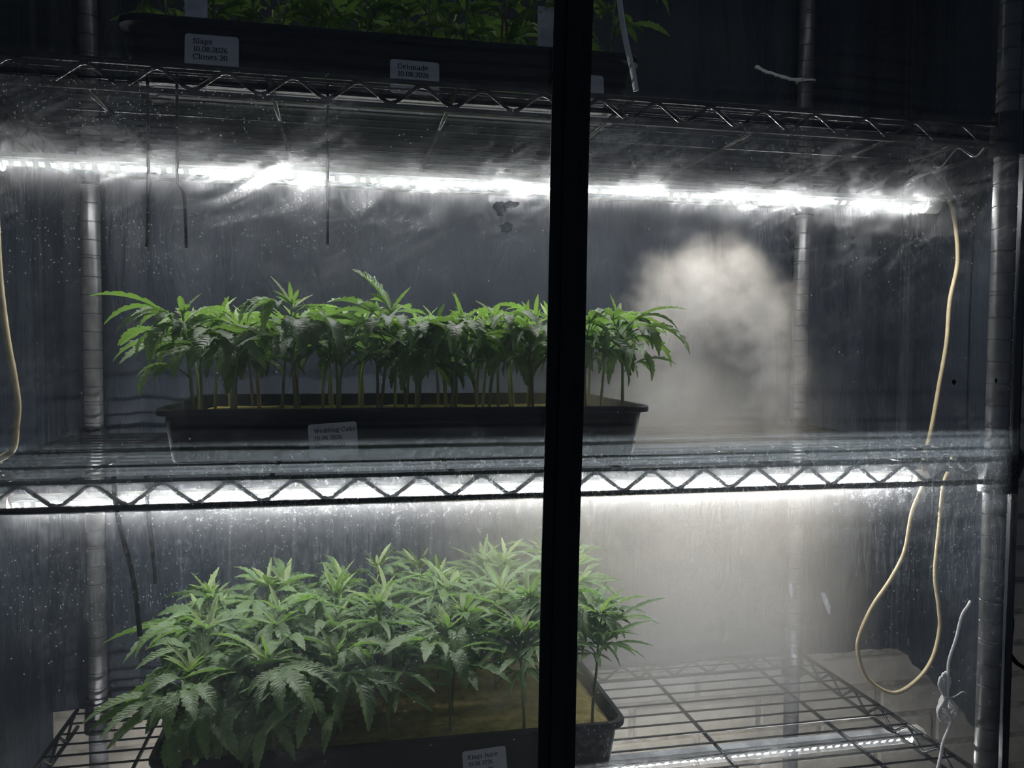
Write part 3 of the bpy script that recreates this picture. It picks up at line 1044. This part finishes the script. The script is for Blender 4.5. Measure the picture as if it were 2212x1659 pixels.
# lowest tray: 34 taller cuttings on dark stems
x0, y0, zt_ = MEDIA['low']
rows = [(0.030, 7), (0.085, 7), (0.140, 7), (0.195, 7), (0.250, 6)]
seed = 400
for j, (yy, nn) in enumerate(rows):
    for i in range(nn):
        seed += 1
        r = random.Random(seed)
        x = x0 + 0.045 + (TW - 0.09) * i / (nn - 1) + r.uniform(-.016, .016)
        y = y0 + yy + r.uniform(-.012, .012)
        h = (0.10, 0.108, 0.113, 0.118, 0.122)[j] + 0.036 * (i / nn) + r.uniform(-.010, .010)
        nar = i >= 3 and r.random() < .65
        big = LEAF_NARROW if nar else LEAF_BIG
        spec = {'leaves': [(.45 if i < 2 else .62, LEAF_WILT if r.random() < .4 and i < 3 else big, 1.0, .0 if i < 3 else .25, 2), (.62 if i < 2 else .72, big, 1.2 if i < 3 else 1.0, .12 if i < 3 else .3, 3), (.80, big, 1.1, .25, 3), (.92, LEAF_BIG if not nar else LEAF_NARROW, .8, .5, 2), (1.0, LEAF_TIP, 1.3, .8, 4)]}
        if j == 0:
            lab = f'{ORD[i]} cutting along the front rim of the lowest tray, counting from the dark corner'
            h -= 0.012
            if i == 0:
                spec['extra'] = [(.7, 6, LEAF_BIG, math.pi + .2, .1, 1.1), (.45, 3, LEAF_BIG, -1.6, .0, 1.0)]
            if i == 2:
                spec['extra'] = [(.45, 1, LEAF_WILT, -1.5, .2, 1.0)]
            if i == 6:
                spec['extra'] = [(.8, 1, LEAF_NARROW, -.15, .35, 1.2)]
        elif j == 4:
            lab = f'tall cutting, {ORD[i]} from the dark corner in the rearmost row of the lowest tray'
        else:
            lab = f'bushy cutting, {ORD[i]} from the dark corner in the {ORD[j]} row of the lowest tray'
        cutting(x, y, zt_, h, lab, 'cuttings in the lowest tray', spec, 0.0021, seed)

# upper tray: only stalks and low leaves show above the rim
x0, y0, zt_ = MEDIA['top']
seed = 800
for j in range(3):
    for i in range(10):
        seed += 1
        r = random.Random(seed)
        x = x0 + 0.03 + (TW - 0.06) * i / 9 + r.uniform(-.015, .015)
        y = y0 + 0.048 + 0.095 * j + r.uniform(-.02, .02)
        h = 0.13 + r.uniform(-.02, .02)
        spec = {'leaves': [(.22, LEAF_MID, .8, .3, 2), (.42, LEAF_MID, 1.0, .3, 2), (.62, LEAF_BIG, .8, .3, 2), (.85, LEAF_BIG, .85, .3, 2)]}
        if j == 0:
            if i == 0:
                spec['extra'] = [(.4, 0, LEAF_WILT, math.pi + .5, .2, .95)]
            if i == 9:
                spec['extra'] = [(.6, 0, LEAF_WILT, -.2, .3, 1.0), (.35, 1, LEAF_WILT, .1, .4, .9)]
            lab = f'{ORD[i]} dim cutting along the front rim of the upper tray, counting from the three-line sticker'
        else:
            lab = f'dim cutting, {ORD[i]} in the {ORD[j]} row of the upper tray from its three-line sticker'
        cutting(x, y, zt_, h, lab, 'cuttings in the upper tray', spec, 0.002, seed)


# ------------------------------------------------------------------ cords
def cord(name, pts, r, mat, label, cat='cord', k=8, flat=1.0, group=None):
    P = spline(pts, k)
    c = P[0].copy()
    b = B().tube([p - c for p in P], r, 8, True, flat)
    return link(name, b.mesh(name, mat, True), None, c, label, cat, group)


cord('power_cord', [(0.089, .2205, .3415), (0.105, .2205, .3445), (0.118, .222, .325), (0.127, .222, .260), (0.116, .222, .200), (0.111, .22, .140), (0.101, .22, .079), (0.088, .218, .012), (0.083, .225, -.03), (0.094, .238, -.054)], 0.0033, M['cord'],
     'cream cord hanging from the end of the lamp below the upper shelf')
cord('power_cord', [(0.0955, .240, -.0600), (0.06, .20, -.070), (0.011, .155, -.093), (-0.002, .15, -.143), (-0.022, .15, -.1805), (-0.049, .15, -.217), (-0.067, .15, -.254), (-0.069, .15, -.279), (-0.0565, .15, -.3116), (-0.031, .15, -.3327), (-0.005, .15, -.338), (0.0257, .15, -.321), (0.0465, .15, -.2935), (0.056, .15, -.255), (0.0535, .15, -.223), (0.046, .15, -.1775), (0.05, .15, -.12), (0.055, .15, -.056), (0.075, .16, -0.03), (0.10, .19, -0.02)], 0.0028, M['cord'],
     'cream cord hanging in a wide loop beside the corner post')
cord('power_cord', [(-1.090, .10, .32), (-1.088, .10, .24), (-1.0861, .10, .19), (-1.0808, .10, .134), (-1.0759, .10, .101), (-1.0722, .10, .068), (-1.0739, .10, .045), (-1.0774, .10, .021), (-1.092, .10, .010)], 0.0034, M['cord'],
     'cream cord hanging down at the open end above the middle shelf')
cord('power_cord', [(-0.482, -.010, .56), (-0.4723, -.010, .481), (-0.4659, -.010, .4445), (-0.4575, -.010, .4127), (-0.4527, -.0085, .392)], 0.0026, M['white_cord'],
     'white cord running down beside the zip strip across the upper tray', flat=1.6)
# tied bundle: a cord, its coils and the twist tie as parts
bd = link('bundled_cord', None, None, (-0.032, .03, -.29), 'white cord tied up in a small bundle near the corner post', 'cord')
bi = Vector((0.032, -.03, .29))


def bpart(name, pts, r, mat, k=8):
    o = link(name, B().tube(spline(pts, k), r, 8).mesh(name, mat, True), bd)
    o.location = bi
    return o


bpart('cord', [(0.002, .035, -.178), (-0.006, .03, -.182), (-0.0133, .03, -.1926), (-0.0206, .03, -.2206), (-0.029, .03, -.2456), (-0.0300, .03, -.262), (-0.031, .029, -.292), (-0.034, .027, -.302), (-0.029, .024, -.316), (-0.0289, .026, -.326), (-0.034, .03, -.348), (-0.037, .03, -.365), (-0.044, .03, -.395)], 0.0019, M['white_cord'])
for q, (ex, top) in enumerate(((-0.0415, -.2665), (-0.0365, -.2630), (-0.0320, -.2620), (-0.0262, -.2700))):
    yy = .0285 + .0016 * q
    bpart('coil', [(-0.0335 + .0012 * q, yy, -.293), (ex - 0.0012, yy, -.277), (ex - 0.0008, yy, top - .003), (ex + 0.0012, yy + .001, top), (ex + 0.0032, yy + .002, top - .004), (ex + 0.0026, yy + .002, -.279), (-0.0320 + .0012 * q, yy + .002, -.293)], 0.0018, M['white_cord'], 5)
for q, (xl, xr, low) in enumerate(((-0.0430, -0.0160, -.3215), (-0.0400, -0.0180, -.3150), (-0.0415, -0.0145, -.3180), (-0.0365, -0.0215, -.3120))):
    yy = .0285 + .0016 * q
    xm = (xl + xr) / 2 + (.002 if q % 2 else -.002)
    bpart('coil', [(-0.0330, yy, -.2905), (-0.0375, yy, -.2985), (xl, yy, -.3070), (xl + .0025, yy, low + .004), (xm, yy + .001, low), (xr - .002, yy + .002, low + .004), (xr, yy + .002, -.3075), (-0.0240, yy + .002, -.2985), (-0.0305, yy + .002, -.2905)], 0.0018, M['white_cord'], 6)
bpart('twist_tie', [(-0.0385, .027, -.2905), (-0.033, .0245, -.2895), (-0.026, .026, -.2905), (-0.022, .03, -.2925), (-0.016, .03, -.2905), (-0.0095, .03, -.287), (-0.004, .03, -.2885)], 0.0008, M['tag'], 6)

# twist tie on the rear post
tw = link('twist_tie', None, None, (0, D - 0.014, .568), 'white fuzzy twist tie wrapped around the rear post above the upper shelf', 'twist tie')
ti = Vector((0, -(D - 0.014), -.568))
P = [(0.0150 * math.cos(math.radians(a)), D + 0.0150 * math.sin(math.radians(a)), .568 + 0.001 * math.sin(a * .02)) for a in range(0, 361, 24)]
o = link('loop', B().tube(P, 0.0017, 6).mesh('loop', M['tag'], True), tw)
o.location = ti
P = spline([(-0.012, D - .0135, .568), (-0.026, .409, .5645), (-0.034, .408, .5640), (-0.055, .408, .5675), (-0.078, .408, .572), (-0.088, .408, .575), (-0.101, .408, .580)], 6)
P = [p + Vector((0, rnd.uniform(-.0006, .0006), rnd.uniform(-.0008, .0008))) for p in P]
o = link('tail', B().tube(P, [0.0026 + rnd.uniform(-.0006, .0005) for _ in P], 6).mesh('tail', M['tag'], True), tw)
o.location = ti

# dark strands added to draw shadow lines across the front film
cord('shadow_line', [(-0.9284, .025, .388), (-0.9284, .025, .33), (-0.9296, .025, .25), (-0.931, .025, .222)], 0.0015, M['black_cord'], 'straight dark strand standing in for a shadow line below the upper shelf, nearest the rear post', 'shadow line')
cord('shadow_line', [(-0.902, .025, .388), (-0.9023, .025, .34), (-0.9028, .025, .29), (-0.9022, .025, .2825), (-0.8972, .025, .2745), (-0.8958, .025, .25), (-0.8954, .025, .222)], 0.0015, M['black_cord'], 'kinked dark strand standing in for a shadow line across the lamp', 'shadow line')
cord('shadow_line', [(-0.7617, .025, .388), (-0.7617, .025, .33), (-0.7621, .025, .23)], 0.0014, M['black_cord'], 'straight dark strand standing in for a shadow line above the middle of the tray', 'shadow line')
cord('shadow_line', [(-0.960, .012, .004), (-0.9573, .01, -.027), (-0.9512, .01, -.058), (-0.9427, .01, -.099), (-0.938, .01, -.15)], 0.0024, M['black_cord'], 'slanting dark strand standing in for a shadow line below the middle shelf edge', 'shadow line')
cord('shadow_line', [(-0.931, .012, .004), (-0.9295, .01, -.028), (-0.9251, .01, -.077), (-0.924, .01, -.10)], 0.0019, M['black_cord'], 'short upright dark strand standing in for a shadow line below the middle shelf edge', 'shadow line')
cord('outlet_cable', [(0.302, .36, -.20), (0.3049, .30, -.2885), (0.3146, .30, -.3119), (0.3111, .30, -.3536), (0.3207, .30, -.3734), (0.345, .30, -.390), (0.42, .30, -.42)], 0.0035, M['black_cord'], 'black cable hanging outside the cover before the brick wall')
# bent hook outside the corner post
hk = B().tube([(0.0165, .004, .018), (0.0275, .002, .014), (0.0375, .0, .0035), (0.030, .001, -.019), (0.0185, .003, -.026)], 0.0024, 6, True, 1.8)
link('hook', hk.mesh('hook', M['rack']), None, (0, 0, 0), 'small black bent hook on the outside of the corner post', 'hook')


# ------------------------------------------------------------------ mist and vapour
def mat_plume():
    k = NT('drifting_vapour')
    o = k.obj()
    nz = k.n('ShaderNodeTexNoise', {}, Vector=o, Scale=13.0, Detail=3.0, Roughness=0.65).outputs[1]
    off = k.n('ShaderNodeVectorMath', {'operation': 'SUBTRACT'}, i0=nz, i1=(0.5, 0.5, 0.5))
    off = k.n('ShaderNodeVectorMath', {'operation': 'SCALE'}, i0=off.outputs[0], Scale=0.10)
    p = k.n('ShaderNodeVectorMath', {'operation': 'ADD'}, i0=o, i1=off.outputs[0]).outputs[0]
    tot = None
    for (c, rad, amt) in (((-.245, .26, .215), (.115, .10, .075), 1.0), ((-.165, .26, .165), (.07, .09, .085), .9), ((-.30, .26, .160), (.075, .09, .075), .8),
                          ((-.135, .26, .085), (.046, .07, .085), 1.0), ((-.122, .26, .03), (.034, .06, .065), .95), ((-.30, .26, .085), (.075, .08, .07), .6)):
        q = k.n('ShaderNodeVectorMath', {'operation': 'SUBTRACT'}, i0=p, i1=c).outputs[0]
        q = k.n('ShaderNodeVectorMath', {'operation': 'DIVIDE'}, i0=q, i1=rad).outputs[0]
        d = k.n('ShaderNodeVectorMath', {'operation': 'LENGTH'}, i0=q).outputs['Value']
        e = k.ramp(d, 0.45, 1.05, amt, 0.0)
        tot = e if tot is None else k.math('MAXIMUM', tot, e)
    n2 = k.noise(o, 26.0, 3, 0.65)
    den = k.math('MULTIPLY', tot, k.ramp(n2, 0.32, 0.66, 0.25, 1.35))
    den = k.math('MULTIPLY', den, 8.5)
    vs = k.n('ShaderNodeVolumeScatter', {}, Color=(1, 0.90, 0.78, 1), Density=den, Anisotropy=0.2)
    k.t.links.new(vs.outputs[0], k.out.inputs['Volume'])
    return k.mat


def mat_mist(name='settled_mist', f=1.0, low=False):
    k = NT(name)
    o = k.obj()
    s = k.n('ShaderNodeSeparateXYZ', {}, Vector=o)
    gx = k.ramp(s.outputs[0], -0.72, -0.26, 0.04, 1.0)
    gx = k.math('MULTIPLY', gx, k.math('MULTIPLY', k.ramp(s.outputs[2], -0.33, -0.07, 1.25, 0.42), k.ramp(s.outputs[0], -0.09, 0.005, 1.0, 0.0))) if not low else gx
    den = k.math('MULTIPLY', gx, k.ramp(k.noise(o, 5.0, 2), 0.3, 0.7, 0.7, 1.15))
    den = k.math('MULTIPLY', den, 4.3 * f)
    if low:
        den = k.math('MULTIPLY', k.math('MULTIPLY', den, k.ramp(s.outputs[2], 0.03, 0.155, 1.0, 0.0)), k.math('MULTIPLY', k.ramp(s.outputs[0], -0.30, -0.08, 1.0, 0.0), k.ramp(s.outputs[1], 0.04, 0.16)))
    vs = k.n('ShaderNodeVolumeScatter', {}, Color=(1, 0.90, 0.76, 1), Density=den, Anisotropy=0.2)
    k.t.links.new(vs.outputs[0], k.out.inputs['Volume'])
    return k.mat


pl = B().box((-.22, .26, .165), (.38, .28, .33))
o = link('vapour_plume', pl.mesh('vapour_plume', mat_plume()), None, (0, 0, 0), 'pale puff of vapour rising beside the middle tray', 'vapour', kind='stuff')
mi = B().box((-.40, .23, .085), (.78, .40, .16))
o = link('mist', mi.mesh('mist', mat_mist('thin_mist', 0.65, True)), None, (0, 0, 0), 'thin grey mist drifting low behind the middle tray', 'mist', kind='stuff')
mi = B().box((-.44, .288, -.215), (.90, .264, .32))
o = link('mist', mi.mesh('mist', mat_mist()), None, (0, 0, 0), 'thin grey mist filling the bay above the lowest shelf', 'mist', kind='stuff')
